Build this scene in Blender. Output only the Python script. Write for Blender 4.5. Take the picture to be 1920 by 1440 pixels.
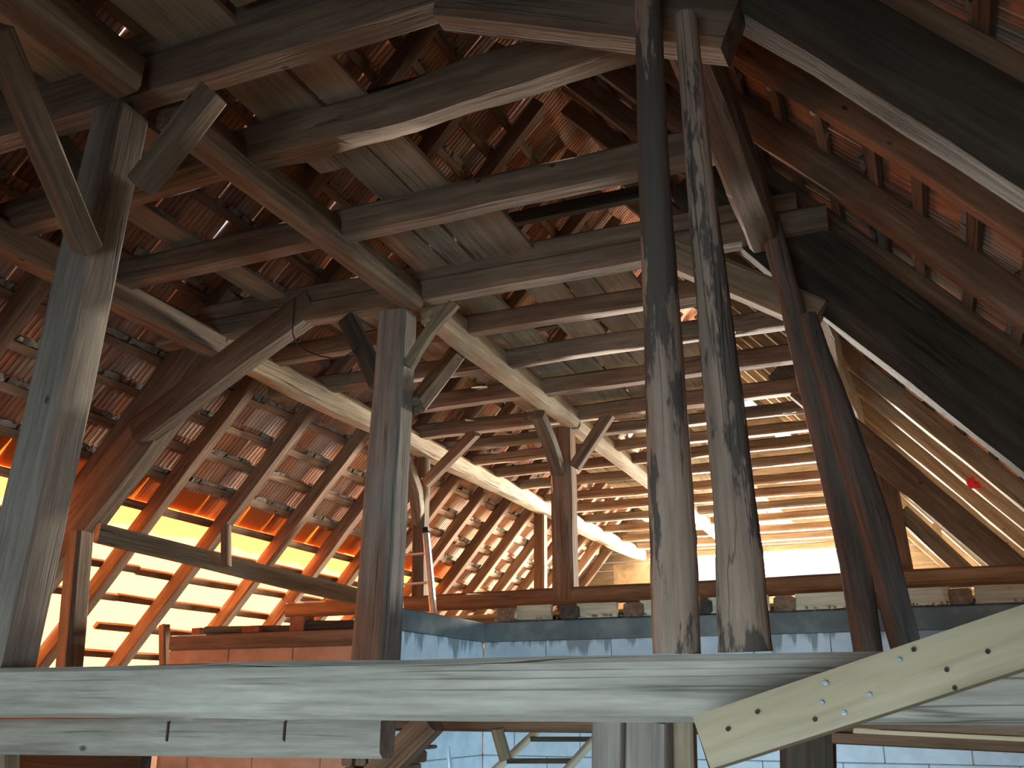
import bpy, bmesh, math, random
from mathutils import Vector, Matrix, noise
random.seed(11)
D=bpy.data; SC=bpy.context.scene; COL=SC.collection
for o in list(D.objects): D.objects.remove(o)
S=2.8                                   # metres per unit (unit = eye height to the underside of the tie beams)
# ---------------------------------------------------------------- camera (at the world origin, looking up the barn)
F=1790.0; CX,CY=960.0,720.0; VX,VY=1770.0,1325.0
d1=Vector((VX-CX,-(VY-CY),-F)).normalized(); th=math.atan((VY-CY)/F)
upc=Vector((0,math.cos(th),-math.sin(th))); xc=d1.cross(upc)
R=Matrix((xc,d1,upc))                   # camera space -> world
cam=D.objects.new('camera',D.cameras.new('camera')); COL.objects.link(cam)
cam.matrix_world=R.to_4x4(); cam.data.sensor_width=36; cam.data.lens=36*F/1920
cam.data.clip_start=.05; SC.camera=cam
# ---------------------------------------------------------------- sky, sun, daylight through the openings, an added blue fill, exposure
SC.view_settings.view_transform='Standard'; SC.view_settings.look='None'
SC.view_settings.gamma=1; SC.view_settings.use_curve_mapping=False; SC.view_settings.exposure=0.0
w=D.worlds.new('sky'); SC.world=w; w.use_nodes=True
w.node_tree.nodes['Background'].inputs[0].default_value=(.86,.93,1,1); w.node_tree.nodes['Background'].inputs[1].default_value=1.35
def sun(e,col,rot):
    l=D.lights.new('sun','SUN'); l.energy=e; l.color=col; l.angle=.01
    o=D.objects.new('sun',l); COL.objects.link(o); o.rotation_euler=rot
sun(40,(1,.93,.82),(0,math.radians(-48),math.radians(-12)))
def area(name,e,col,loc,target,sx,sy,spread=180):
    l=D.lights.new(name,'AREA'); l.energy=e; l.color=col; l.shape='RECTANGLE'; l.size=sx*S; l.size_y=sy*S; l.spread=math.radians(spread)
    o=D.objects.new(name,l); COL.objects.link(o); o.location=Vector(loc)*S
    o.rotation_euler=(Vector(target)-Vector(loc)).to_track_quat('-Z','Y').to_euler()
area('barn_door_daylight',60,(.69,.89,1),(-.45,-1.1,-.45),(-.65,1.6,-.34),1.3,.8,70)
area('block_wall_fill',44,(.42,.76,1),(.70,1.9,-.5),(-1.0,2.8,-.25),.8,.5,84)  # added fill lamp that brightens the block walls blue; no side door there
area('gable_window_daylight',7400,(1,.94,.82),(-.95,6.62,.83),(-.9,4.2,.42),1.0,.26)
area('far_eave_daylight',1500,(1,.89,.66),(.66,5.0,.42),(-.9,4.4,1.0),1.6,.25)

# ---------------------------------------------------------------- helpers
def ray(px,py):
    return (R@Vector((px-CX,-(py-CY),-F))).normalized()
def at(px,py,Y):
    d=ray(px,py); return d*(Y/d.y)
def proj(p):
    q=R.transposed()@Vector(p)
    if q.z>-.01: return None
    return CX+F*q.x/-q.z, CY-F*q.y/-q.z, -q.z
def ramp(nt,stops):
    r=nt.nodes.new('ShaderNodeValToRGB'); e=r.color_ramp.elements
    while len(e)<len(stops): e.new(.5)
    for k,(p,c) in enumerate(stops): e[k].position=p; e[k].color=(*c,1) if len(c)==3 else c
    return r
def mat_base(name,rough=.9):
    m=D.materials.new(name); m.use_nodes=True; nt=m.node_tree; b=nt.nodes['Principled BSDF']
    b.inputs['Roughness'].default_value=rough; b.inputs['Specular IOR Level'].default_value=.15
    return m,nt,b
def N(nt,t,**k):
    n=nt.nodes.new(t)
    for a,v in k.items(): setattr(n,a,v)
    return n
def mix(nt,a,b,fac,mode='MIX'):
    n=nt.nodes.new('ShaderNodeMix'); n.data_type='RGBA'; n.blend_type=mode
    for s,v in ((0,fac),(6,a),(7,b)):
        if isinstance(v,(int,float)): n.inputs[s].default_value=v
        elif isinstance(v,tuple): n.inputs[s].default_value=(*v,1)
        else: nt.links.new(v,n.inputs[s])
    return n.outputs[2]
def wood(name,dark,mid,light,grain=1.0,crack=.6,bump=.5,stain=None,knots=True):
    m,nt,b=mat_base(name,.88); L=nt.links.new
    tc=N(nt,'ShaderNodeTexCoord'); oi=N(nt,'ShaderNodeObjectInfo')
    add=N(nt,'ShaderNodeVectorMath',operation='MULTIPLY_ADD'); L(tc.outputs['Object'],add.inputs[0]); add.inputs[1].default_value=(1,1,1)
    comb=N(nt,'ShaderNodeMath',operation='MULTIPLY'); L(oi.outputs['Random'],comb.inputs[0]); comb.inputs[1].default_value=37
    L(comb.outputs[0],add.inputs[2])
    def nz(scale,vec,det=6,ro=.6):
        mp=N(nt,'ShaderNodeMapping'); L(add.outputs[0],mp.inputs[0]); mp.inputs['Scale'].default_value=vec
        t=N(nt,'ShaderNodeTexNoise'); t.inputs['Scale'].default_value=scale; t.inputs['Detail'].default_value=det; t.inputs['Roughness'].default_value=ro
        L(mp.outputs[0],t.inputs['Vector']); return t.outputs['Fac']
    big=nz(1.6,(.6,1.5,1.5),5,.65); gr=nz(9*grain,(.09,1.6,1.6),7,.65); fine=nz(50*grain,(.07,1,1),4,.6)
    r1=ramp(nt,[(.28,dark),(.5,mid),(.72,light)]); 
    mx=N(nt,'ShaderNodeMath',operation='MULTIPLY_ADD'); L(gr,mx.inputs[0]); mx.inputs[1].default_value=.62
    m2=N(nt,'ShaderNodeMath',operation='MULTIPLY'); L(big,m2.inputs[0]); m2.inputs[1].default_value=.38; L(m2.outputs[0],mx.inputs[2])
    L(mx.outputs[0],r1.inputs[0]); col=r1.outputs[0]
    fr=ramp(nt,[(.3,(.55,.55,.55)),(.6,(1.05,1.05,1.05))]); L(fine,fr.inputs[0]); col=mix(nt,col,fr.outputs[0],.55,'MULTIPLY')
    ck=nz(5,(.05,2.6,2.6),3,.5); cr=ramp(nt,[(.0,(0,0,0)),(.485,(0,0,0)),(.5,(1,1,1)),(.515,(0,0,0)),(1,(0,0,0))]); L(ck,cr.inputs[0])
    ckm=nz(2.0,(.5,1,1),2); cm=ramp(nt,[(.48,(0,0,0)),(.6,(1,1,1))]); L(ckm,cm.inputs[0])
    cf=N(nt,'ShaderNodeMath',operation='MULTIPLY'); L(cr.outputs[0],cf.inputs[0]); L(cm.outputs[0],cf.inputs[1])
    cf2=N(nt,'ShaderNodeMath',operation='MULTIPLY'); L(cf.outputs[0],cf2.inputs[0]); cf2.inputs[1].default_value=crack
    col=mix(nt,col,tuple(c*.18 for c in dark),cf2.outputs[0])
    if stain:
        st=nz(2.3,(.35,1.6,1.6),6,.7); sr=ramp(nt,[(.475,(0,0,0)),(.50,(.85,.85,.85))]); L(st,sr.inputs[0])
        col=mix(nt,col,stain,sr.outputs[0])
    if knots:
        v=N(nt,'ShaderNodeTexVoronoi'); mp=N(nt,'ShaderNodeMapping'); L(add.outputs[0],mp.inputs[0]); mp.inputs['Scale'].default_value=(.55,1.,1.)
        v.inputs['Scale'].default_value=4.5; L(mp.outputs[0],v.inputs['Vector'])
        kr=ramp(nt,[(.03,(.8,.8,.8)),(.065,(0,0,0))]); L(v.outputs['Distance'],kr.inputs[0]); col=mix(nt,col,tuple(c*.3 for c in dark),kr.outputs[0])
    hv=N(nt,'ShaderNodeHueSaturation'); mr=N(nt,'ShaderNodeMapRange'); L(oi.outputs['Random'],mr.inputs[0]); mr.inputs[3].default_value=.8; mr.inputs[4].default_value=1.18
    L(mr.outputs[0],hv.inputs['Value']); L(col,hv.inputs['Color']); L(hv.outputs[0],b.inputs['Base Color'])
    bs=N(nt,'ShaderNodeMath',operation='SUBTRACT'); L(mx.outputs[0],bs.inputs[0]); L(cf2.outputs[0],bs.inputs[1])
    bp=N(nt,'ShaderNodeBump'); bp.inputs['Strength'].default_value=bump; bp.inputs['Distance'].default_value=.02
    L(bs.outputs[0],bp.inputs['Height']); L(bp.outputs[0],b.inputs['Normal'])
    return m
W_OLD =wood('weathered_oak',(.08,.055,.037),(.20,.145,.10),(.36,.275,.195))
W_GREY=wood('grey_front_beam',(.21,.20,.165),(.43,.40,.335),(.70,.66,.57),grain=.9)
W_POST=wood('grey_post_wood',(.14,.115,.095),(.29,.25,.21),(.44,.39,.33))
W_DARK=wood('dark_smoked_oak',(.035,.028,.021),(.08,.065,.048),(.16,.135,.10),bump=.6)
W_RED =wood('red_brown_rafter_wood',(.10,.055,.032),(.24,.145,.09),(.40,.27,.18))
W_BARK=wood('peeled_log_with_bark_patches',(.21,.135,.10),(.37,.27,.20),(.48,.37,.29),stain=(.07,.062,.056),knots=False,bump=.6)
W_LOG =wood('dark_round_log',(.07,.062,.058),(.17,.145,.125),(.36,.17,.10),bump=.6)
W_NEW =wood('fresh_yellow_spruce',(.55,.44,.27),(.72,.60,.40),(.84,.73,.52),crack=.1,bump=.15,grain=.7)
W_PLK =wood('dusty_loft_plank',(.22,.17,.11),(.43,.35,.245),(.58,.49,.36))
W_PUR =wood('pale_worm_eaten_purlin',(.19,.135,.08),(.36,.28,.185),(.52,.43,.31),bump=.7,grain=1.3)

def tile_mat():
    m,nt,b=mat_base('old_clay_tile',.92); L=nt.links.new
    tc=N(nt,'ShaderNodeTexCoord'); oi=N(nt,'ShaderNodeObjectInfo'); ge=N(nt,'ShaderNodeNewGeometry')
    su=N(nt,'ShaderNodeMath',operation='ADD'); L(oi.outputs['Random'],su.inputs[0]); L(ge.outputs['Random Per Island'],su.inputs[1])
    fr=N(nt,'ShaderNodeMath',operation='FRACT'); L(su.outputs[0],fr.inputs[0])
    base=ramp(nt,[(0,(.25,.11,.065)),(.25,(.44,.19,.10)),(.5,(.52,.25,.14)),(.75,(.40,.23,.155)),(.9,(.5,.36,.27)),(1,(.30,.13,.08))]); L(fr.outputs[0],base.inputs[0])
    ob=N(nt,'ShaderNodeVectorMath',operation='MULTIPLY'); L(ge.outputs['Position'],ob.inputs[0]); ob.inputs[1].default_value=(2.2,42,2.2)
    n1=N(nt,'ShaderNodeTexNoise'); n1.inputs['Scale'].default_value=1; n1.inputs['Detail'].default_value=5; L(ob.outputs[0],n1.inputs['Vector'])
    r=ramp(nt,[(.5,(0,0,0)),(.66,(1,1,1))]); L(n1.outputs['Fac'],r.inputs[0])
    n2=N(nt,'ShaderNodeTexNoise'); n2.inputs['Scale'].default_value=2.0; n2.inputs['Detail'].default_value=6; L(ge.outputs['Position'],n2.inputs['Vector'])
    r2=ramp(nt,[(.42,(0,0,0)),(.62,(.75,.75,.75))]); L(n2.outputs['Fac'],r2.inputs[0])
    mm=N(nt,'ShaderNodeMath',operation='MULTIPLY'); L(r.outputs[0],mm.inputs[0]); L(r2.outputs[0],mm.inputs[1])
    c=mix(nt,base.outputs[0],(.64,.56,.47),mm.outputs[0]); L(c,b.inputs['Base Color'])
    bp=N(nt,'ShaderNodeBump'); bp.inputs['Strength'].default_value=.4; bp.inputs['Distance'].default_value=.01; L(n1.outputs['Fac'],bp.inputs['Height']); L(bp.outputs[0],b.inputs['Normal'])
    return m
TILE=tile_mat()
def noisy(name,stops,scale=3,rough=.9,bump=.3,metal=0,det=8):
    m,nt,b=mat_base(name,rough); L=nt.links.new
    g=N(nt,'ShaderNodeNewGeometry'); n=N(nt,'ShaderNodeTexNoise'); n.inputs['Scale'].default_value=scale; n.inputs['Detail'].default_value=det; n.inputs['Roughness'].default_value=.65
    L(g.outputs['Position'],n.inputs['Vector']); r=ramp(nt,stops); L(n.outputs['Fac'],r.inputs[0]); L(r.outputs[0],b.inputs['Base Color'])
    bp=N(nt,'ShaderNodeBump'); bp.inputs['Strength'].default_value=bump; bp.inputs['Distance'].default_value=.02; L(n.outputs['Fac'],bp.inputs['Height']); L(bp.outputs[0],b.inputs['Normal'])
    b.inputs['Metallic'].default_value=metal
    return m
CONC=noisy('ring_beam_concrete',[(.3,(.12,.135,.125)),(.5,(.18,.20,.19)),(.7,(.30,.325,.30))],2.2)
def block_mat():
    m=noisy('aerated_concrete_block',[(.3,(.60,.68,.72)),(.6,(.78,.86,.90))],4,bump=.15); nt=m.node_tree; L=nt.links.new; b=nt.nodes['Principled BSDF']
    src=b.inputs['Base Color'].links[0].from_socket
    g=N(nt,'ShaderNodeNewGeometry'); s=N(nt,'ShaderNodeVectorMath',operation='MULTIPLY'); L(g.outputs['Position'],s.inputs[0]); s.inputs[1].default_value=(9,9,.8)
    n=N(nt,'ShaderNodeTexNoise'); n.inputs['Scale'].default_value=1; n.inputs['Detail'].default_value=4; L(s.outputs[0],n.inputs['Vector'])
    sx=N(nt,'ShaderNodeSeparateXYZ'); L(g.outputs['Position'],sx.inputs[0]); mr=N(nt,'ShaderNodeMapRange'); L(sx.outputs['Z'],mr.inputs[0])
    mr.inputs[1].default_value=.10*S; mr.inputs[2].default_value=.21*S; mr.inputs[3].default_value=-.25; mr.inputs[4].default_value=.14     # cement slurry that ran down from the ring beam
    a=N(nt,'ShaderNodeMath',operation='ADD'); L(n.outputs['Fac'],a.inputs[0]); L(mr.outputs[0],a.inputs[1])
    r=ramp(nt,[(.56,(0,0,0)),(.64,(.8,.8,.8))]); L(a.outputs[0],r.inputs[0])
    L(mix(nt,src,(.25,.29,.29),r.outputs[0]),b.inputs['Base Color']); return m
BLOCK=block_mat()
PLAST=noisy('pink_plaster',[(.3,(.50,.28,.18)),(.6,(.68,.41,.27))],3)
CLAY=noisy('clay_plaster',[(.3,(.32,.25,.16)),(.6,(.55,.46,.32))],5)
FLOOR=noisy('packed_earth_floor',[(.3,(.05,.04,.03)),(.6,(.10,.08,.06))],2)
BRICKM=noisy('red_brick',[(.3,(.30,.10,.05)),(.6,(.48,.2,.11))],7)
MORT=noisy('crumbling_mortar',[(.3,(.13,.12,.10)),(.6,(.34,.31,.27))],12,bump=.8)
ALU=noisy('aluminium',[(.3,(.55,.55,.56)),(.6,(.75,.75,.76))],9,rough=.35,metal=.8,bump=.05)
RUBB=noisy('black_plastic',[(.3,(.015,.015,.015)),(.6,(.03,.03,.03))],9,rough=.5)
WIRE=noisy('dark_cable',[(.3,(.05,.03,.03)),(.6,(.09,.06,.05))],9,rough=.6)
REDC=noisy('red_cloth',[(.3,(.55,.02,.03)),(.6,(.8,.05,.06))],9)
STEEL=noisy('screw_steel',[(.3,(.2,.24,.3)),(.6,(.35,.42,.5))],30,rough=.4,metal=.7)
STRAW=noisy('straw',[(.3,(.3,.24,.13)),(.6,(.5,.42,.25))],30)
def tarp_mat():
    m,nt,b=mat_base('orange_translucent_tarpaulin',.5); L=nt.links.new
    for n in list(nt.nodes):
        if n.type!='OUTPUT_MATERIAL': nt.nodes.remove(n)
    out=[n for n in nt.nodes if n.type=='OUTPUT_MATERIAL'][0]
    t=N(nt,'ShaderNodeBsdfTranslucent'); t.inputs[0].default_value=(1,.30,.035,1)
    d=N(nt,'ShaderNodeBsdfDiffuse'); d.inputs[0].default_value=(.85,.25,.03,1)
    x=N(nt,'ShaderNodeMixShader'); x.inputs[0].default_value=.25; L(t.outputs[0],x.inputs[1]); L(d.outputs[0],x.inputs[2])
    tr=N(nt,'ShaderNodeBsdfTransparent'); y=N(nt,'ShaderNodeMixShader'); y.inputs[0].default_value=.36      # open weave: sky shows through
    L(x.outputs[0],y.inputs[1]); L(tr.outputs[0],y.inputs[2]); L(y.outputs[0],out.inputs[0])
    return m
TARP=tarp_mat()

def props(o,label=None,cat=None,group=None,kind=None):
    if label: o['label']=label
    if cat: o['category']=cat
    if group: o['group']=group
    if kind: o['kind']=kind
    return o
def finish(name,verts,faces,mat,parent=None,M=None,smooth=True):
    me=D.meshes.new(name); me.from_pydata([tuple(v) for v in verts],[],faces); me.materials.append(mat); me.update()
    if smooth:
        me.polygons.foreach_set('use_smooth',[True]*len(me.polygons)); me.set_sharp_from_angle(angle=math.radians(38))
    o=D.objects.new(name,me); COL.objects.link(o)
    if M is not None: o.matrix_world=M
    if parent is not None:
        o.parent=parent
        o.matrix_parent_inverse=Matrix.Identity(4)
        if M is not None: o.matrix_basis=parent.matrix_basis.inverted()@M
    return o
def frame(p0,p1,up):
    ax=(p1-p0).normalized(); up=Vector(up)
    zz=(up-ax*up.dot(ax)).normalized(); yy=zz.cross(ax)
    M=Matrix((ax,yy,zz)).transposed().to_4x4(); M.translation=p0; return M
def beam_geo(L,w,h,jit=.03,cham=.14,bend=0,bendz=0,taper=1,rnd=False,seg=None,path=None,dents=0):
    """timber along local +x, width w (local y), height h (local z), hand hewn: waney corners, wandering faces"""
    n=seg or max(4,min(26,int(L/.28)))
    sd=Vector((random.random()*99,random.random()*99,0))
    if rnd: sec=[(math.cos(a),math.sin(a)) for a in [k*math.tau/12 for k in range(12)]]
    else:
        c=1-cham*2
        sec=[(1,-c),(1,c),(c,1),(-c,1),(-1,c),(-1,-c),(-c,-1),(c,-1)]
    V=[];k=len(sec)
    for i in range(n+1):
        t=i/n; x=L*t; s=1+(taper-1)*t
        oy=bend*math.sin(math.pi*t)+w*jit*1.2*noise.noise(sd+Vector((x*.7,0,5))); oz=bendz*math.sin(math.pi*t)+h*jit*1.2*noise.noise(sd+Vector((x*.7,9,5)))
        for q,(a,b) in enumerate(sec):
            j=1+jit*1.6*noise.noise(sd+Vector((x*2.2,q*1.7,0)))
            jb=1+jit*1.6*noise.noise(sd+Vector((x*2.2,q*1.7,7)))
            if dents:
                dn=noise.noise(sd+Vector((x*1.6,q*.35,3))); 
                if dn>.15 and b>0: jb-=dents*(dn-.15)
            V.append((x+(.012*noise.noise(sd+Vector((q,i,1))) if i in(0,n) else 0),oy+a*w/2*s*j,oz+b*h/2*s*jb))
    Fc=[]
    for i in range(n):
        for q in range(k): Fc.append((i*k+q,i*k+(q+1)%k,(i+1)*k+(q+1)%k,(i+1)*k+q))
    Fc.append(tuple(range(k-1,-1,-1))); Fc.append(tuple(n*k+q for q in range(k)))
    Fc=[tuple(reversed(f)) for f in Fc] if False else Fc
    return V,Fc
def beam(name,label,cat,p0,p1,w,h,mat,up=(0,0,1),group=None,parent=None,**k):
    p0=Vector(p0)*S; p1=Vector(p1)*S
    V,Fc=beam_geo((p1-p0).length,w*S,h*S,**k)
    o=finish(name,V,Fc,mat,parent,frame(p0,p1,up))
    return props(o,label,cat,group)
def empty(name,loc=(0,0,0),**k):
    o=D.objects.new(name,None); COL.objects.link(o); o.location=Vector(loc)*S; o.empty_display_size=.1
    bpy.context.view_layer.update(); return props(o,**k)
def box_geo(x0,x1,y0,y1,z0,z1,j=0,b=.0):
    V=[]
    for x in(x0,x1):
        for y in(y0,y1):
            for z in(z0,z1): V.append((x+random.uniform(-j,j),y+random.uniform(-j,j),z+random.uniform(-j,j)))
    return V,[(0,1,3,2),(4,6,7,5),(0,4,5,1),(2,3,7,6),(0,2,6,4),(1,5,7,3)]
def boxo(name,mat,x0,x1,y0,y1,z0,z1,parent=None,j=0,bevel=0,**k):
    V,Fc=box_geo(*(v*S for v in(x0,x1,y0,y1,z0,z1)),j=j)
    c=Vector(((x0+x1)/2,(y0+y1)/2,(z0+z1)/2))*S
    V=[tuple(Vector(v)-c) for v in V]
    o=finish(name,V,Fc,mat,parent,Matrix.Translation(c),smooth=False)
    if bevel:
        bm=bmesh.new(); bm.from_mesh(o.data); bmesh.ops.bevel(bm,geom=bm.edges[:],offset=bevel,segments=1,affect='EDGES'); bm.to_mesh(o.data); bm.free()
    return props(o,**k)
ORD=['nearest','second','third','fourth','fifth','sixth','seventh','eighth','ninth','tenth','eleventh','twelfth','thirteenth','fourteenth','fifteenth','sixteenth','seventeenth','eighteenth','nineteenth','twentieth','twenty-first','twenty-second']

# ---------------------------------------------------------------- shell: roof slopes
A49=math.radians(49); CA,SA=math.cos(A49),math.sin(A49)
RX,RZ=-1.045,2.118                       # ridge line of the rafter undersides
Y0,Y1=-1.15,6.5
def SL(side,s,y,n=0):                    # side -1 left, +1 right; s = distance down the slope; n = outward
    return Vector((RX+side*(s*CA+n*SA), y, RZ-s*SA+n*CA))
SE=2.86; RH=.056; BT=.015
roofs={}
for side,nm,lb in((-1,'roof_left','left slope of the barn roof, clay tiles on battens seen from inside'),(1,'roof_right','right slope of the barn roof, dark clay tiles on battens seen from inside')):
    roofs[side]=empty(nm,SL(side,0,Y0),label=lb,kind='structure')
PITCH=.122; SPL=2.02                     # tile course, and where the tiles stop on the left (tarpaulin below)
def tile_geo(w,l):
    P=[]; nr=4
    P.append((-w/2,.010))
    for q in range(nr):
        c=-w/2+(q+.5)*w/nr; d=w/nr/2
        P+= [(c-d*.95,.0),(c-d*.25,-.002),(c,.011),(c+d*.35,-.002)]
    P.append((w/2,-.001)); P.append((w/2,.016)); P.append((-w/2,.018))
    V=[(x,0,z) for x,z in P]+[(x,l,z) for x,z in P]; n=len(P)
    Fc=[(q,(q+1)%n,n+(q+1)%n,n+q) for q in range(n)]
    return V,Fc+[tuple(range(n-1,-1,-1)),tuple(n+q for q in range(n))]
TW=.215; TLn=PITCH*S+.06
tile_vars=[]
for q in range(2):
    V,Fc=tile_geo(TW*.985,TLn); me=D.meshes.new('tile'); me.from_pydata(V,[],Fc); me.materials.append(TILE); me.update(); tile_vars.append(me)
def roofhit(px,py):                       # where a sight line meets the right slope
    d=ray(px,py); nn=Vector((SA,0,CA)); return d*(nn.dot(SL(1,0,0,RH+BT))/nn.dot(d))
holesR=[roofhit(*q) for q in((1596,1048),(1612,1056),(1690,1040),(1716,1050),(1740,1062),(1902,1058),(1393,697),(1445,752),(1420,742))]
slitsR=[roofhit(*q) for q in((1697,535),(1895,683))]
for side in(-1,1):
    root=roofs[side]; cand=[]
    nrow=int(SE/PITCH)+1
    for r in range(-1,nrow):
        s=.05+(r+1)*PITCH
        ny=int((Y1-Y0+.12)*S/TW)
        for c in range(ny):
            y=Y0-.06+(c+(.5 if r%2 else 0)*0)*TW/S
            if side<0 and s>SPL+.02 and 1.0<y<4.72: continue
            p=SL(side,s,y,RH+BT+.006)
            skip=slip=False
            if side>0:
                for h in holesR:
                    if abs(y+TW/2/S-h.y)<TW/2/S and abs(s-PITCH/2-(h.x-RX-SA*(RH+BT))/CA)<PITCH/2: skip=True
                for h in slitsR:
                    if abs(y+TW/2/S-h.y)<TW/2/S and abs(s-PITCH/2-(h.x-RX-SA*(RH+BT))/CA)<PITCH/2: slip=True
            if skip: continue
            t=SL(side,s,y+TW/2/S,RH+BT+.006)*S
            up=-(SL(side,1,0)-SL(side,0,0)).normalized(); nn=Vector((side*SA,0,CA))
            up=(up*1.0-nn*.055).normalized(); nn=(nn-up*nn.dot(up)).normalized(); xx=up.cross(nn)
            M=Matrix((xx,up,nn)).transposed().to_4x4(); M.translation=t+nn*.018
            M=M@Matrix.Rotation(random.gauss(0,.012),4,'Z')@Matrix.Rotation(random.gauss(0,.01),4,'X')@Matrix.Translation((random.gauss(0,.003),random.gauss(0,.006)-(.10 if slip else 0),0))
            q=proj(p); vis=q is not None and -40<q[0]<1960 and -40<q[1]<1300
            # is it seen? hidden courses high up behind the dark loft rank lower
            cand.append(((q[2] if vis else 99),M))
    cand.sort(key=lambda c:c[0])
    for dist,M in cand[:298]:
        o=D.objects.new('tile',random.choice(tile_vars)); COL.objects.link(o); o.parent=root; o.matrix_basis=root.matrix_basis.inverted()@M
    V0,F0=tile_geo(TW*.985,TLn); VV=[];FF=[]
    for dist,M in cand[298:]:
        b=len(VV); VV+=[tuple(M@Vector(v)) for v in V0]; FF+=[tuple(b+i for i in f) for f in F0]
    o=finish('far_tiles',VV,FF,TILE,root,Matrix.Identity(4),smooth=False); o['kind']='stuff'
    # battens, each course in four lengths
    for r in range(nrow):
        s=.05+(r+.55)*PITCH+PITCH*.5
        if s>SE: continue
        cuts=[Y0,.75,2.62,4.5,Y1]
        for a,b in zip(cuts,cuts[1:]):
            if side<0 and s>SPL+.05 and r in(19,) and a==.75: continue
            dn=random.gauss(0,.004)
            beam('batten',None,None,SL(side,s+dn,a,RH+BT/2),SL(side,s+dn+random.gauss(0,.003),b,RH+BT/2),.026,BT,W_RED if side<0 else W_OLD,up=(side*SA,0,CA),parent=root,jit=.12,seg=14,cham=.08)
    # mortar and straw bedding caught above the battens
    VV=[];FF=[]
    for r in range(nrow-1):
        s=.05+(r+.55)*PITCH+PITCH*.5-.022
        if side<0 and s>SPL-.05: continue
        y=Y0
        while y<Y1:
            ln=random.uniform(.03,.12)
            if random.random()<.72:
                n=5; b=len(VV)
                for i in range(n+1):
                    yy=y+ln*i/n; th_=.006+.010*random.random(); 
                    a_=SL(side,s-.5*th_-random.random()*.006,yy,RH+BT-.004-random.random()*.006); b_=SL(side,s+th_*.9,yy,RH+BT-.004-random.random()*.007); c_=SL(side,s,yy,RH+BT+.010)
                    VV+=[tuple(v*S) for v in(a_,b_,c_)]
                for i in range(n):
                    for q in range(3): FF.append((b+i*3+q,b+i*3+(q+1)%3,b+(i+1)*3+(q+1)%3,b+(i+1)*3+q))
            y+=ln+.01
    o=finish('mortar_bedding',VV,FF,MORT,root,Matrix.Identity(4),smooth=False); o['kind']='stuff'
# ridge caps
VV=[];FF=[]
y=Y0;q_=0
while y<Y1-.1:
    if not(6.15<y<6.3):
        b=len(VV)
        for e,yy in enumerate((y,y+.135)):
            for k in range(7):
                a=math.pi*(k/6); rr=.055-(.008*e)
                VV.append(((RX+math.cos(a)*rr*1.25)*S,yy*S,(RZ+.102+math.sin(a)*rr)*S))
        for k in range(6): FF.append((b+k,b+k+1,b+7+k+1,b+7+k))
    y+=.125
o=finish('ridge_caps',VV,FF,TILE,None,Matrix.Identity(4)); props(o,label='row of half-round clay ridge caps along the top of the roof',kind='structure')
md=o.modifiers.new('thick','SOLIDIFY'); md.thickness=.02

# rafters
LY=[-.72,-.38,-.05,.3,.62,.95,1.28,1.62,2.16,2.49,2.83,3.2,3.52,3.8,4.05,4.36,4.67,4.98,5.3,5.6,5.9,6.2,6.45]
RY=[-.5,-.1,.25,.58,.9,1.22,1.56,1.89,2.2,2.53,2.9,3.28,3.56,3.87,4.18,4.42,4.72,5.05,5.4,5.75,6.1,6.43]
for i,y in enumerate(LY):
    beam('rafter','%s rafter of the left roof slope counted from the camera, brown timber'%ORD[i] if i<22 else 'last left rafter against the far gable, pale in the window light','rafter',
         SL(-1,SE,y-.024,RH/2),SL(-1,.035,y-.024,RH/2),.046,RH,W_RED if y>1 else W_OLD,up=(-SA,0,CA),group='left rafters',jit=.07,cham=.1,seg=22)
for i,y in enumerate(RY):
    beam('rafter','%s rafter of the right roof slope counted from the camera, dark timber'%ORD[i],'rafter',
         SL(1,SE,y-.024,RH/2),SL(1,.035,y-.024,RH/2),.046,RH+.008,W_RED if y<3 else W_PUR,up=(SA,0,CA),group='right rafters',jit=.09,cham=.1,seg=22)
# tarpaulin
n1,n2=70,12; VV=[];FF=[]
for i in range(n1+1):
    y=.98+(4.78-.98)*i/n1
    for j in range(n2+1):
        s=SPL-.11+(SE+.02-SPL+.11)*j/n2
        VV.append(tuple(SL(-1,s+(0 if j else .012*noise.noise(Vector((y*9,1,1)))),y,RH+BT+.003+.004*noise.noise(Vector((y*5,s*6,2))))*S))
for i in range(n1):
    for j in range(n2): a=i*(n2+1)+j; FF.append((a,a+1,a+n2+2,a+n2+1))
finish('tarpaulin',VV,FF,TARP,None,Matrix.Identity(4)); props(D.objects['tarpaulin'],label='glowing orange tarpaulin closing the untiled lower left roof behind the battens',cat='tarpaulin')

VV=[];FF=[];n1=260
for i in range(n1+1):
    y=.98+(4.78-.98)*i/n1
    for j in range(4):
        s=SPL-.13+.21*j/3+(.03*noise.noise(Vector((y*7,3,1)))+.012*noise.noise(Vector((y*30,3,1))) if j==3 else 0)
        VV.append(tuple(SL(-1,s,y,RH+BT+.012+.003*noise.noise(Vector((y*6,s*6,4))))*S))
for i in range(n1):
    for j in range(3): a=i*4+j; FF.append((a,a+1,a+5,a+4))
o=finish('tarpaulin_lap',VV,FF,TARP,None,Matrix.Identity(4)); props(o,'second ragged layer of orange tarpaulin along its upper edge under the tiles','tarpaulin')

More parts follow.
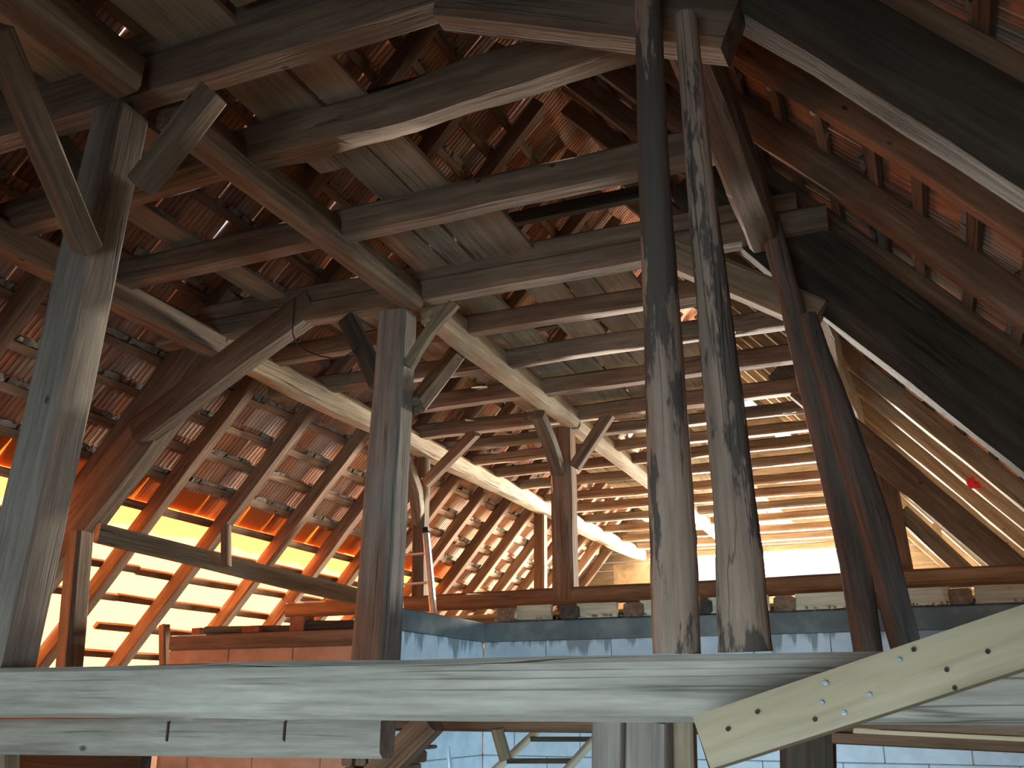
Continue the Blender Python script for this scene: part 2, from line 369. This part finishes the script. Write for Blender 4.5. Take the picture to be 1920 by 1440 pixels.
# ---------------------------------------------------------------- shell: walls, gable, floor
FZ=-.95; EX=RX-SE*CA; EXR=RX+SE*CA
boxo('floor',FLOOR,EX-.05,EXR+.05,-1.2,6.6,FZ-.03,FZ,kind='structure',label='packed earth barn floor far below the beams')
boxo('wall_left',PLAST,EX-.08,EX,-1.2,6.6,FZ,-.03,kind='structure',label='low left barn wall under the eave')
boxo('wall_right',PLAST,EXR,EXR+.08,-1.2,6.6,FZ,-.03,kind='structure',label='low right barn wall under the eave')
def gable(name,y,label,hole,pl,step):
    root=empty(name,(RX,y,FZ),label=label,kind='structure')
    z=FZ
    while z<RZ+.03:
        z2=min(z+step,RZ+.04); zm=min(z2,RZ+.03)
        half=min(SE*CA,(RZ+.09-z2)/math.tan(A49))
        if half<=.02: break
        spans=[(RX-half,RX+half)]
        for (hx0,hx1,hz0,hz1) in hole:
            if z2>hz0+.01 and z<hz1-.01:
                ns=[]
                for a,b in spans:
                    if hx0>a: ns.append((a,min(b,hx0)))
                    if hx1<b: ns.append((max(a,hx1),b))
                spans=[s for s in ns if s[1]-s[0]>.01]
        for a,b in spans:
            beam('plank',None,None,(a,y,(z+z2)/2),(b,y,(z+z2)/2),.012,z2-z-.002,pl,parent=root,jit=.03,cham=.03,seg=8)
        z=z2
    return root
gw0=at(1240,1040,6.5); gw1=at(1588,1040,6.5); gz0=at(1450,1092,6.5).z; gz1=at(1450,1036,6.5).z
h1=at(1412,746,6.5); h2=at(1488,830,6.5); h3=at(1317,806,6.5)
gable('wall_gable',6.52,'far gable wall of weathered horizontal planks with a bright window opening',
      [(gw0.x,gw1.x,gz0,gz1),(h1.x-.10,h1.x+.12,h1.z-.05,h1.z+.03),(h2.x-.12,h2.x+.14,h2.z-.02,h2.z+.04),(h3.x-.02,h3.x+.03,h3.z-.02,h3.z+.02)],W_PLK,.058)
wf=empty('window_1',(gw0.x,6.5,gz0),label='overexposed window opening in the far gable',kind='structure')
beam('mullion',None,None,(at(1430,1060,6.5).x,6.49,gz0),(at(1430,1060,6.5).x,6.49,gz1),.03,.03,W_NEW,up=(0,1,0),parent=wf)
beam('sill',None,None,(gw0.x-.05,6.49,gz0-.01),(gw1.x+.05,6.49,gz0-.01),.04,.03,W_PUR,parent=wf)
beam('lintel',None,None,(gw0.x-.08,6.48,gz1+.02),(gw1.x+.08,6.48,gz1+.02),.04,.045,W_PUR,parent=wf)
boxo('wall_gable_plaster',CLAY,at(1150,1050,6.4).x,gw0.x,6.40,6.44,.5,.93,kind='structure',label='patch of clay plaster wall left of the gable window')
gable('wall_near_gable',-1.2,'near gable wall of planks behind the camera with a tall door opening',[(-.75,-.15,FZ,-.25)],W_DARK,.09)

# ---------------------------------------------------------------- concrete walls of the inner room
def blockwall(name,label,p0,p1,ztop,zring,thick,inward,mat=BLOCK,ringm=CONC):
    p0=Vector(p0);p1=Vector(p1); L=(p1-p0).length; ax=(p1-p0)/L; nv=Vector(inward)
    root=empty(name,(p0.x,p0.y,FZ),label=label,kind='structure')
    def put(nm,m,a,b,z0,z1,off=0,bev=.006):
        # corner points
        q=[p0+ax*a-nv*off,p0+ax*b-nv*off,p0+ax*b-nv*thick,p0+ax*a-nv*thick]
        V=[(v.x*S,v.y*S,z0*S) for v in q]+[(v.x*S,v.y*S,z1*S) for v in q]
        Fc=[(0,1,2,3),(7,6,5,4),(0,4,5,1),(1,5,6,2),(2,6,7,3),(3,7,4,0)]
        c=sum((Vector(v) for v in V),Vector())/8; V=[tuple(Vector(v)-c) for v in V]
        o=finish(nm,V,Fc,m,root,Matrix.Translation(c),smooth=False)
        bm=bmesh.new(); bm.from_mesh(o.data); bmesh.ops.recalc_face_normals(bm,faces=bm.faces[:]); bmesh.ops.bevel(bm,geom=bm.edges[:],offset=bev,segments=1,affect='EDGES'); bm.to_mesh(o.data); bm.free()
        return o
    put('ring_beam',ringm,0,L,zring,ztop,-.004,.01)
    put('mortar_core',MORT,0.004,L-.004,FZ,zring,.004,.001)
    bw,bh=.222,.0885; z=zring; r=0
    while z>FZ+.02:
        a=-(bw/2 if r%2 else 0)
        while a<L:
            x0=max(a+.0012,0); x1=min(a+bw-.0012,L)
            if x1-x0>.01: put('block',mat,x0,x1,max(z-bh+.0012,FZ),z-.0012,random.uniform(-.001,.001))
            a+=bw
        z-=bh; r+=1
    return root
WZ=.268
blockwall('wall_back','pale block wall with a grey concrete ring beam on top, facing the camera behind the front beam',(-1.39,3.0,0),(.72,3.0,0),WZ,.206,.08,(0,-1,0))
blockwall('wall_side','pale block wall with ring beam and cement runs, receding right of the second post',(-1.39,2.34,0),(-1.39,3.0,0),WZ,.206,.08,(1,0,0))
zl=at(480,1186,2.3).z
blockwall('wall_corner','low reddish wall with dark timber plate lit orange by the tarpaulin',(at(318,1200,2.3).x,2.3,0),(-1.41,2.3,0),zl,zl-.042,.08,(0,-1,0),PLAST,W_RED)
boxo('wall_shed',W_DARK,-3.0,at(288,1430,2.25).x,2.2,2.24,FZ,at(200,1395,2.22).z,kind='structure',label='dark brown boarded partition low at the bottom left')
# bricks and offcuts on the corner wall
for k,(x,y,wd,hh,mt,lb) in enumerate([(372,1180,26,14,BRICKM,'left-hand red brick lying on the low orange-lit corner wall'),(474,1172,44,15,BRICKM,'middle red brick lying on the low orange-lit corner wall'),(560,1168,34,30,BRICKM,'upright red brick on the low corner wall beside the second post')]):
    p=at(x,y,2.32); boxo('brick',mt,p.x-wd/1790*1.25,p.x+wd/1790*1.25,2.31,2.36,zl,zl+hh/1790*2.6,j=.004,bevel=.006,label=lb,cat='brick')
p=at(420,1176,2.33); beam('wood_offcut','split grey timber offcut lying across the low corner wall','offcut',(p.x-.04,2.30,zl+.012),(p.x+.25,2.37,zl+.012),.03,.02,W_OLD)
p=at(610,1168,2.33); beam('wood_offcut','dark timber offcut behind the upright brick by the second post','offcut',(p.x-.08,2.33,zl+.016),(p.x+.16,2.37,zl+.014),.03,.028,W_DARK)

# ---------------------------------------------------------------- upper deck behind the block wall
deck=empty('floor_deck',(-.6,3.1,.31),label='plank deck behind the block wall, seen from below as thin orange slats',kind='structure')
y=3.28
while y<6.3:
    beam('plank',None,None,(-1.86+random.uniform(-.03,.03),y+.028,.317),(.45,y+.028,.317),.052,.011,W_PLK,parent=deck,jit=.03,cham=.04,seg=6)
    y+=.058
for k,x in enumerate([960,1076,1196,1322,1476,1650,1806,1960]):
    p=at(x,1148,3.02)
    beam('floor_joist','%s floor joist end from the left, brown timber resting on the concrete ring beam'%['leftmost','second','third','fourth','fifth','sixth','seventh','rightmost'][k],'joist',
         (p.x,2.965,WZ+.022),(p.x,6.3,WZ+.022),.062,.042,W_DARK if k%2 else W_RED,group='floor joist ends on the ring beam',jit=.05,seg=12)
for k,(x0,x1) in enumerate([(990,1052),(1100,1172),(1216,1302),(1340,1452),(1500,1625),(1674,1784),(1830,1940)]):
    a=at(x0,1140,3.08);b=at(x1,1140,3.08)
    o=boxo('infill_board',W_NEW,a.x,b.x,2.985,3.0,WZ+.004,WZ+.05,j=.006,label='%s pale infill board standing between floor joist ends on the ring beam'%['leftmost','second','third','fourth','fifth','sixth','rightmost'][k],cat='board',group='infill boards')
VV=[];FF=[]
for k in range(260):                     # crumbled mortar along the ring beam edge
    x=random.uniform(-1.36,.5); r=random.uniform(.002,.006); c=Vector((x,2.985+random.uniform(-.01,.03),WZ+.004+r*.6)); b=len(VV)
    for i in range(6):
        v=[(1,0,0),(-1,0,0),(0,1,0),(0,-1,0),(0,0,1),(0,0,-1)][i]; VV.append(tuple((c+Vector(v)*r*random.uniform(.7,1.5))*S))
    for f in((0,2,4),(2,1,4),(1,3,4),(3,0,4),(2,0,5),(1,2,5),(3,1,5),(0,3,5)): FF.append(tuple(b+i for i in f))
o=finish('mortar_crumbs',VV,FF,MORT,None,Matrix.Identity(4),smooth=False); props(o,'dark mortar crumbs along the top edge of the concrete ring beam','mortar',kind='stuff')

# ---------------------------------------------------------------- tie beams and trusses
def tie(label,y,z=1.0,w=.052,h=.066,x0=-2.0,x1=-.07,mat=W_OLD,dy=0,**k):
    return beam('tie_beam',label,'beam',(x0,y-w/2+dy,z+h/2),(x1,y-w/2-dy,z+h/2),w,h,mat,**k)
tie('heavy tie beam of the nearest truss crossing the top left of the photo',1.085,h=.074,w=.062,x0=-2.1,x1=-.46,mat=W_OLD,jit=.03,seg=26)
tie('second timber lying on top of the nearest truss tie beam',1.088,z=1.077,h=.058,w=.058,x0=-1.62,x1=-.40,mat=W_OLD,jit=.04,seg=26)
tie('thick wavy grey tie beam between the two front trusses, nearest of the pair',1.335,h=.078,w=.062,dy=.035,jit=.14,seg=30,x0=-2.02,x1=-.21,group='loft tie beams',dents=.8)
tie('straight tie beam just before the second truss, ending on the left purlin',1.66,h=.066,w=.056,x0=-1.93,x1=-.21,jit=.07,seg=26,group='loft tie beams')
tie('lower tie beam of the second truss carried by the cracked square post',2.05,h=.056,w=.06,x0=-1.99,x1=-.1,jit=.04,seg=26)
tie('upper timber stacked on the tie beam of the second truss',2.055,z=1.058,h=.05,w=.056,x0=-1.85,x1=-.16,jit=.05,seg=26,mat=W_DARK if False else W_OLD)
TY=[2.3,2.59,2.9,3.23,3.45,3.7,3.94,4.23,4.57,4.88,5.2,5.55,5.92,6.25]
for i,y in enumerate(TY):
    tie('%s loft tie beam beyond the second truss, counted from the camera'%(['first']+ORD[1:])[i],y,h=(.052 if i<4 else .038)+.006*random.random(),w=.05+.006*random.random(),x1=-.155,
        x0=-1.96+random.uniform(-.04,.04),mat=[W_RED,W_OLD,W_RED][i%3],jit=.09,seg=20,dy=random.gauss(0,.008),group='loft tie beams')
# lying posts (run parallel to the rafters) and their knee braces
def lying(label,y,side,w,h,s0,s1,n,mat=W_DARK,**k):
    return beam('principal_post',label,'timber',SL(side,s1,y-w/2,n-h/2),SL(side,s0,y-w/2,n-h/2),w,h,mat,up=(side*SA,0,CA),**k)
lying('massive dark inclined post of the nearest truss at the top right',1.12,1,.075,.098,1.02,2.60,-.042,jit=.05,seg=22)
lying('inclined post of the nearest truss, hidden mostly off the left edge',1.12,-1,.075,.098,1.02,2.60,-.042,jit=.05,seg=22)
lying('massive dark inclined post of the second truss running down to the right edge',2.1,1,.08,.155,1.1,SE,-.018,jit=.05,seg=22)
lying('massive inclined post of the second truss curving down the tiled left slope',2.1,-1,.08,.12,1.2,SE,-.075,mat=W_OLD,jit=.05,seg=22)
lying('smaller inclined post of the third truss on the far right slope',3.26,1,.06,.085,1.2,2.75,-.12,mat=W_OLD,jit=.05,seg=22)
def brace(label,a,b,w,h,mat=W_OLD,up=None,**k):
    a=Vector(a);b=Vector(b); ax=(b-a).normalized()
    if up is None: up=(0,1,0) 
    return beam('knee_brace',label,'brace',a,b,h,w,mat,up=up,**k)
brace('pale brace of the nearest truss running down from the top centre to the right post',(-.56,1.06,1.02),(-.14,1.06,.83),.055,.075,W_OLD)
brace('brace of the nearest truss at the left edge under the tie beam',(-1.56,1.04,1.03),(-1.99,1.04,.83),.055,.075)
brace('brace of the second truss behind the round logs on the right',(-.50,2.02,1.04),(-.14,2.02,.80),.06,.07,W_PUR)
brace('long curved brace joining the second truss tie beam to its left inclined post',(-1.46,2.02,1.06),(-2.04,2.02,.745),.065,.085,W_OLD,bend=.0,jit=.08)
# purlins
def purlin(label,x,y0,y1,z,w,h,mat=W_PUR,**k):
    return beam('purlin',label,'beam',(x,y0,z+h/2),(x,y1,z+h/2),w,h,mat,**k)
PX=-1.135
purlin('dark purlin running from the top left corner to the first post',PX,-1.1,1.0,.975,.065,.075,W_OLD,jit=.05)
purlin('long sloping purlin between the first post and the second post',PX,1.10,2.0,.975,.06,.07,W_OLD,jit=.06,seg=18)
purlin('pale dented purlin between the second post and the third post',PX,2.09,3.19,.972,.065,.075,W_PUR,jit=.10,seg=24,dents=1.2)
purlin('bright pale purlin from the third post toward the gable window',PX,3.22,6.45,.972,.06,.07,W_PUR,jit=.08,seg=30,dents=.6)
LX=-1.79
purlin('dark lower left purlin running behind the first post to the second truss',LX,-1.1,2.02,.95,.07,.07,W_OLD,jit=.05,seg=24)
purlin('long pale worm-eaten lower left purlin beyond the second truss',LX,2.10,6.42,.95,.07,.075,W_PUR,jit=.12,seg=40,dents=.6)
purlin('pale purlin behind the round logs between the first and second truss',-.235,1.1,1.98,.96,.07,.07,W_OLD,jit=.08,seg=18)
purlin('yellow lumpy right purlin beyond the second truss',-.178,2.09,6.4,.93,.07,.08,W_PUR,jit=.14,seg=40,dents=.6)
# posts
def vpost(name,label,a,b,w,h,mat,cat='post',**k):
    return beam(name,label,cat,a,b,w,h,mat,up=(0,1,0),**k)
vpost('post','large pale grey square post at the left standing on the front beam',at(2,1252,1.05),at(228,215,1.05),.073,.075,W_POST,jit=.05,cham=.1,taper=.93,seg=22)
p2=vpost('post','cracked square post at the centre left carrying the second truss',at(699,1338,2.0),at(746,590,2.02),.096,.085,W_POST,jit=.03,cham=.12,taper=.86,seg=22)
vpost('post','short brown square post of the third truss standing on the far floor beam',at(1061,1126,3.22),at(1055,806,3.22),.08,.075,W_RED,jit=.04,seg=14)
vpost('post','slender post under the lower left purlin right of the aluminium ladder',at(786,1140,3.3),at(791,848,3.3),.052,.055,W_OLD,jit=.06,seg=14)
vpost('post','far thin post under the lower left purlin left of the third-truss post',at(1014,1112,4.64),at(1013,955,4.64),.058,.06,W_RED,jit=.05,seg=10)
vpost('post','brown post of the third truss on the right beneath its inclined post',at(1690,1090,3.3),at(1650,880,3.3),.085,.07,W_RED,jit=.05,seg=10)
vpost('post','thin grey and orange post at the lower left under the curved brace',at(124,1338,2.0),at(150,1000,2.0),.052,.06,W_OLD,jit=.04,seg=12)
vpost('post','thin orange-lit post end rising above the front beam left of the corner wall',at(312,1560,2.5),at(308,1172,2.5),.028,.03,W_RED,seg=5)
vpost('post','short orange-lit stub post in front of the tarpaulin above the sloping rail',at(424,1062,2.3),at(424,985,2.3),.022,.03,W_RED,seg=5)
# knee braces of the posts
brace('speckled light knee brace from the first post up to the nearest tie beam',at(258,345,1.03),at(400,172,1.03),.046,.045,W_OLD,jit=.14,cham=.2)
brace('long grey brace crossing the top left corner down to the first post',at(165,465,1.0),at(-10,55,.72),.036,.045,W_OLD,jit=.06)
brace('short dark brace left of the first post under the tie beam',at(200,400,1.1),at(105,262,1.1),.045,.04,W_DARK,jit=.06)
brace('curved pale knee brace from the cracked centre post to its tie beam',at(766,688,2.0),at(852,570,2.03),.022,.03,W_PUR,jit=.1,bend=-.03)
brace('knee brace rising right from the cracked centre post to the dented purlin',at(778,762,2.05),at(862,655,2.42),.045,.05,W_OLD,jit=.06)
brace('dark knee brace rising left from the cracked centre post',at(712,720,2.02),at(652,598,2.02),.04,.05,W_DARK,jit=.06)
brace('left brace of the third-truss post rising toward the camera',at(1046,884,3.16),at(1008,776,2.92),.045,.045,W_OLD,jit=.06,bend=.02)
brace('right brace of the third-truss post rising to a tie beam',at(1078,876,3.18),at(1147,770,3.205),.04,.04,W_RED,jit=.05)
brace('brace from the slender post up to a tie beam right of the cracked centre post',at(800,905,3.28),at(892,810,3.20),.04,.04,W_RED,jit=.05)
brace('bent pale brace on the left of the slender post',at(782,985,3.3),at(752,850,3.1),.045,.045,W_OLD,jit=.05,bend=.08)
brace('pale brace low on the far right between post and floor beam',at(1690,960,3.32),at(1822,1082,3.32),.045,.05,W_OLD,jit=.04)
beam('upright_batten','short pale upright batten nailed below the far right rafters','batten',at(1759,1034,3.9),at(1757,982,3.9),.03,.02,W_NEW,up=(0,1,0),seg=4)
# round logs in front
def log(label,pts,radii,mat,**k):
    pts=[Vector(p)*S for p in pts]; radii=[r*S for r in radii]
    p0,p1=pts[0],pts[-1]; M=frame(p0,p1,(0,1,0)); Mi=M.inverted(); P=[Mi@p for p in pts]
    n=26; V=[];Fc=[];K=14; sd=Vector((random.random()*50,0,0))
    for i in range(n+1):
        t=i/n*(len(P)-1); a=min(int(t),len(P)-2); f=t-a; f2=f*f*(3-2*f)*.5+f*.5
        c=P[a].lerp(P[a+1],f2); r=radii[a]*(1-f)+radii[a+1]*f
        for q in range(K):
            an=q*math.tau/K; rr=r*(1+.10*noise.noise(sd+Vector((c.x*1.3,math.cos(an)*.8,math.sin(an)*.8)))+.03*random.uniform(-1,1))
            V.append((c.x,c.y+math.cos(an)*rr,c.z+math.sin(an)*rr))
    for i in range(n):
        for q in range(K): Fc.append((i*K+q,i*K+(q+1)%K,(i+1)*K+(q+1)%K,(i+1)*K+q))
    Fc+= [tuple(range(K-1,-1,-1)),tuple(n*K+q for q in range(K))]
    return props(finish('log_post',V,Fc,mat,None,M),label,'log',**k)
log('tall split log with peeling bark patches, leftmost of the round logs',[at(1269,1226,1.03),at(1262,1000,1.025),at(1243,640,1.01),at(1225,300,.995),at(1214,-60,.99)],[.0255,.0260,.0225,.0190,.0165],W_BARK)
log('tapering dark round log right of the split log',[at(1396,1222,1.035),at(1382,1000,1.035),at(1345,640,1.02),at(1312,330,1.005),at(1286,30,1.0)],[.0275,.0240,.0200,.0165,.0140],W_BARK)
log('leaning dark log that meets the right purlin high up',[at(1645,1338,1.95),at(1600,1040,1.95),at(1530,760,1.95),at(1482,560,1.95),at(1440,405,1.95)],[.027,.028,.026,.025,.022],W_LOG)
log('rightmost leaning log whose foot vanishes behind the yellow board',[at(1731,1338,1.94),at(1640,980,1.9),at(1570,760,1.9),at(1515,590,1.9)],[.027,.028,.025,.016],W_LOG)
# floor beam of truss 3 and left rail
a=at(545,1133,3.22); b=at(1990,1080,3.22)
beam('floor_beam','long brown floor beam under the third truss crossing behind the logs','beam',(a.x,3.22,.362),(b.x,3.22,.372),.07,.056,W_RED,jit=.04,seg=30)
a=at(182,1000,1.98); b=at(668,1118,2.85); a.z+=.0
beam('rail','sloping grey rail in front of the glowing tarpaulin','rail',a,b,.03,.054,W_PUR,jit=.03,seg=14)
# front beam and things under it
za=at(640,1237,1.0).z; zb=at(640,1348,1.0).z
beam('front_beam','huge weathered grey beam crossing the whole photo near the bottom','beam',(-1.75,1.035,(za+zb)/2),(.62,1.035,(za+zb)/2-.003),.07,za-zb,W_GREY,jit=.035,cham=.1,seg=26)
c0=at(-60,1384,1.15); c1=at(712,1388,1.15)
lb=beam('lower_beam','flat grey beam hanging just below the front beam at bottom left','beam',(c0.x-.2,1.17,c0.z),(c1.x,1.17,c1.z+.003),.04,.052,W_GREY,jit=.03,seg=16)
for x in(314,533):
    p=at(x,1372,1.148); beam('iron_staple',None,None,p+Vector((0,0,.013)),p+Vector((0,0,-.011)),.003,.003,WIRE,up=(0,1,0),parent=lb,seg=3,jit=.02)
c0=at(650,1365,1.9); c1=at(1150,1366,1.9)
zc=at(900,1373,1.9).z; beam('lower_beam','brown floor beam of the second truss seen under the front beam above the wooden ladder','beam',(-2.45,1.965,zc+.022),(.72,1.965,zc+.022),.11,.044,W_RED,jit=.03,seg=24)
vpost('post','left half of the split grey post under the front beam',at(1150,1560,1.04),at(1150,1353,1.04),.034,.05,W_POST,jit=.03,cham=.06,seg=6)
vpost('post','right half of the split grey post under the front beam',at(1222,1560,1.04),at(1222,1353,1.04),.045,.05,W_POST,jit=.03,cham=.06,seg=6)
vpost('board','pale upright board beside the split post, touching the yellow board','',at(1286,1560,1.03),at(1281,1353,1.03),.022,.02,W_NEW,cat='board',seg=6) if False else beam('upright_board','pale upright board beside the split post, touching the yellow board','board',at(1288,1560,1.05),at(1283,1353,1.05),.022,.02,W_PUR,up=(0,1,0),seg=6)
vpost('post','dark square post at the bottom right under the yellow board',at(1518,1560,1.3),at(1515,1372,1.3),.062,.06,W_DARK,jit=.03,seg=6)
c0=at(1560,1380,1.25); c1=at(1990,1396,1.25)
beam('ledge_beam','thin brown ledge beam with a pale upper edge at bottom right','beam',(c0.x,1.27,c0.z-.002),(c1.x,1.27,c1.z-.004),.05,.014,W_RED,jit=.03)
c0=at(1600,1371,1.2); c1=at(1990,1388,1.2)
beam('ledge_board','narrow pale board along the top of the ledge beam at bottom right','board',(c0.x,1.22,c0.z),(c1.x,1.22,c1.z-.001),.03,.006,W_NEW,jit=.03)
beam('strut','brown diagonal strut below the front beam left of the wooden ladder','strut',at(690,1470,1.6),at(812,1350,1.6),.045,.045,W_RED,up=(0,1,0),seg=6)
beam('strut','short pale slanted stick beside the wooden ladder','strut',at(948,1425,1.9),at(932,1368,1.9),.022,.02,W_PUR,up=(0,1,0),seg=4)
# wooden pole ladder
r0=at(900,1470,1.9); r1=at(1030,1350,2.1); q0=at(1040,1470,1.9); q1=at(1145,1350,2.1)
ld=empty('wooden_ladder',r0,label='pale wooden pole ladder leaning below the front beam before the blue-lit wall',category='ladder') if False else None
ld=D.objects.new('wooden_ladder',None); COL.objects.link(ld); ld.location=r0*S; props(ld,'pale wooden pole ladder leaning below the front beam before the blue-lit wall','ladder'); bpy.context.view_layer.update()
ext=lambda a,b,t:a+(b-a)*t
beam('rail',None,None,ext(r0,r1,-1.9),ext(r0,r1,1.1),.017,.017,W_NEW,up=(0,1,0),parent=ld,rnd=True)
beam('rail',None,None,ext(q0,q1,-1.9),ext(q0,q1,1.1),.017,.017,W_NEW,up=(0,1,0),parent=ld,rnd=True)
for t in(-1.6,-1.25,-.95,-.6,-.28,.05,.34,.68):
    beam('rung',None,None,ext(r0,r1,t),ext(q0,q1,t),.010,.012,W_DARK,up=(0,1,0),parent=ld,seg=4)
# stack of timber ends low at the centre left
for k,(x,y) in enumerate([(650,1424),(676,1424),(700,1426),(655,1450),(688,1452)]):
    p=at(x,y,1.75)
    beam('stacked_batten','%s batten end in the little timber stack below the lower grey beam'%['upper left','upper middle','upper right','lower left','lower right'][k],'batten',p,(p.x,1.95,p.z),.024,.024,[W_RED,W_OLD][k%2],seg=4,group='batten stack')
boxo('stack_board',W_POST,at(640,1412,1.75).x,at(712,1412,1.75).x,1.74,2.0,at(680,1412,1.75).z,at(680,1404,1.75).z,label='flat grey board lying on top of the batten stack',cat='board',bevel=.01)
vpost('post','pale post stub in the bottom left corner under the lower grey beam',at(5,1560,1.2),at(5,1400,1.2),.04,.04,W_PUR,seg=4)
# the fresh diagonal board
b0=(at(1297,1350,.887)+at(1331,1440,.887))/2+Vector((0,.013,0)); b1=(at(1920,1130,.887)+at(1920,1262,.887))/2+Vector((0,.013,0)); b1=b0+(b1-b0)*1.12
bd=beam('diagonal_board','fresh pale yellow board rising diagonally to the right edge in the foreground','board',b0,b1,.024,.0455,W_NEW,up=(-.3,.10,1),jit=.008,cham=.02,seg=8)
for k,(x,y) in enumerate([(1548,1281),(1541,1318),(1583,1337),(1630,1303),(1686,1238),(1713,1218),(1528,1349),(1420,1335),(1775,1256),(1852,1222),(1790,1140+150),(1365,1367)]):
    p=at(x,y,.885)*S; M=frame(p,p+Vector((0,-.004,0)),(0,0,1))
    V=[];K=8
    for i in(0,1):
        for q in range(K): V.append((.004*i,.0055*math.cos(q*math.tau/K),.0055*math.sin(q*math.tau/K)))
    Fc=[(q,(q+1)%K,K+(q+1)%K,K+q) for q in range(K)]+[tuple(range(K-1,-1,-1)),tuple(K+q for q in range(K))]
    finish('screw',V,Fc,STEEL if k<5 else W_DARK,bd,M,smooth=False)
# aluminium ladder
ly=2.76; lt=at(799,1000,ly); lbm=at(813,1150,ly); dv=(lbm-lt); foot=lt+dv*((FZ-lt.z)/dv.z); off=Vector((-.125,0.01,0))
al=D.objects.new('aluminium_ladder',None); COL.objects.link(al); al.location=foot*S; props(al,'shiny aluminium ladder rising behind the block wall right of the cracked centre post','ladder'); bpy.context.view_layer.update()
for o_ in(Vector((0,0,0)),off): beam('rail',None,None,foot+o_,lt+o_,.02,.02,ALU,up=(0,1,0),parent=al,jit=0,seg=3,cham=.2)
for o_ in(Vector((0,0,0)),off): beam('end_cap',None,None,lt+o_-dv*.02,lt+o_-dv.normalized()*.018,.023,.023,RUBB,up=(0,1,0),parent=al,jit=0,seg=2,cham=.2)
z=lt.z-.065
while z>FZ+.05:
    t=(z-lt.z)/dv.z; p=lt+dv*t; beam('rung',None,None,p+off,p,.011,.008,ALU,parent=al,jit=0,seg=2,cham=.2); z-=.095
# planks of the loft lying on the tie beams
loft=empty('floor_loft',(-1.0,1.2,1.07),label='loose dusty loft planks lying along the roof on top of the tie beams',kind='structure')
def plk(x0,x1,y0,y1,z=1.077,dx=0):
    beam('plank',None,None,((x0+x1)/2,y0,z),((x0+x1)/2+dx,y1,z+random.uniform(0,.004)),x1-x0,.012,W_PLK,parent=loft,jit=.05,cham=.05,seg=10)
def atz(px,py,z): d=ray(px,py); return d*(z/d.z)
ZT=1.072
for x0,x1,y0,y1 in [(-1.09,-.935,-.6,1.06),(-.925,-.80,-.3,1.0),(-1.36,-1.27,-.5,1.06),(-1.70,-1.56,-.3,1.05),
                    (-1.075,-.94,1.07,1.36),(-.93,-.845,1.07,1.68),(-1.015,-.935,1.365,1.70),(-1.085,-1.02,1.30,1.49),
                    (-1.125,-1.03,1.66,2.03),(-1.02,-.955,1.71,2.05),(-.945,-.79,1.70,2.02),(-1.615,-1.53,1.2,2.0),(-1.40,-1.30,1.08,1.42)]:
    plk(x0,x1,y0,y1,z=1.087,dx=random.uniform(-.01,.01))
y=2.05
while y<6.1:
    ln=random.uniform(.5,.9); x=-1.42-random.uniform(0,.12)
    lim=-.62 if y<3.1 else -.72
    while x<lim:
        wd=random.uniform(.075,.12)
        if random.random()<.86: plk(x,x+wd,y+random.uniform(-.05,.06),min(y+ln+random.uniform(-.04,.06),6.3),z=1.075+random.uniform(0,.006),dx=random.uniform(-.012,.012))
        x+=wd+.006
    y+=ln
# upper collar beams in the dark
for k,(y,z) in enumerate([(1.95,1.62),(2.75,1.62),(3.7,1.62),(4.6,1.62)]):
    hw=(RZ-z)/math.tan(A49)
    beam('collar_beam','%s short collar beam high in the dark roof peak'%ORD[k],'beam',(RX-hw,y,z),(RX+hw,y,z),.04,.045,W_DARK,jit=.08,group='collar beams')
# second purlin pair near the ridge
# cable loop on the second truss
def tube(name,label,cat,pts,r,mat,K=6,**k):
    P=[Vector(p)*S for p in pts]; V=[];Fc=[]
    for i,p in enumerate(P):
        t=(P[min(i+1,len(P)-1)]-P[max(i-1,0)]).normalized(); u=t.cross(Vector((.3,.2,1))).normalized(); v=t.cross(u)
        for q in range(K): a=q*math.tau/K; V.append(tuple(p-P[0]+(u*math.cos(a)+v*math.sin(a))*r))
    for i in range(len(P)-1):
        for q in range(K): Fc.append((i*K+q,i*K+(q+1)%K,(i+1)*K+(q+1)%K,(i+1)*K+q))
    return props(finish(name,V,Fc,mat,None,Matrix.Translation(P[0])),label,cat,**k)
cp=[(552,560),(550,600),(549,625),(556,645),(575,658),(600,668),(625,672),(648,668),(664,658),(672,645)]
tube('cable','dark cable looped around the second truss tie beam left of the cracked post','cable',[at(x,y,1.985) for x,y in cp],.006,WIRE)
# red rag
p=at(1823,905,3.45)
bm=bmesh.new(); V=[];Fc=[]
for i in range(5):
    for j in range(4): V.append(((j-1.5)*.006*(1+.3*i)+.004*i-.01,.004*math.sin(i*1.3+j),-.0085*i+.014+.005*j*(i%2)))
V=[tuple(Vector(v)*S) for v in V]
for i in range(4):
    for j in range(3): a=i*4+j; Fc.append((a,a+1,a+5,a+4))
o=finish('red_rag',V,Fc,REDC,None,Matrix.Translation(p*S)); props(o,'small bright red rag caught on a right rafter','rag'); md=o.modifiers.new('t','SOLIDIFY'); md.thickness=.004
bm.free()
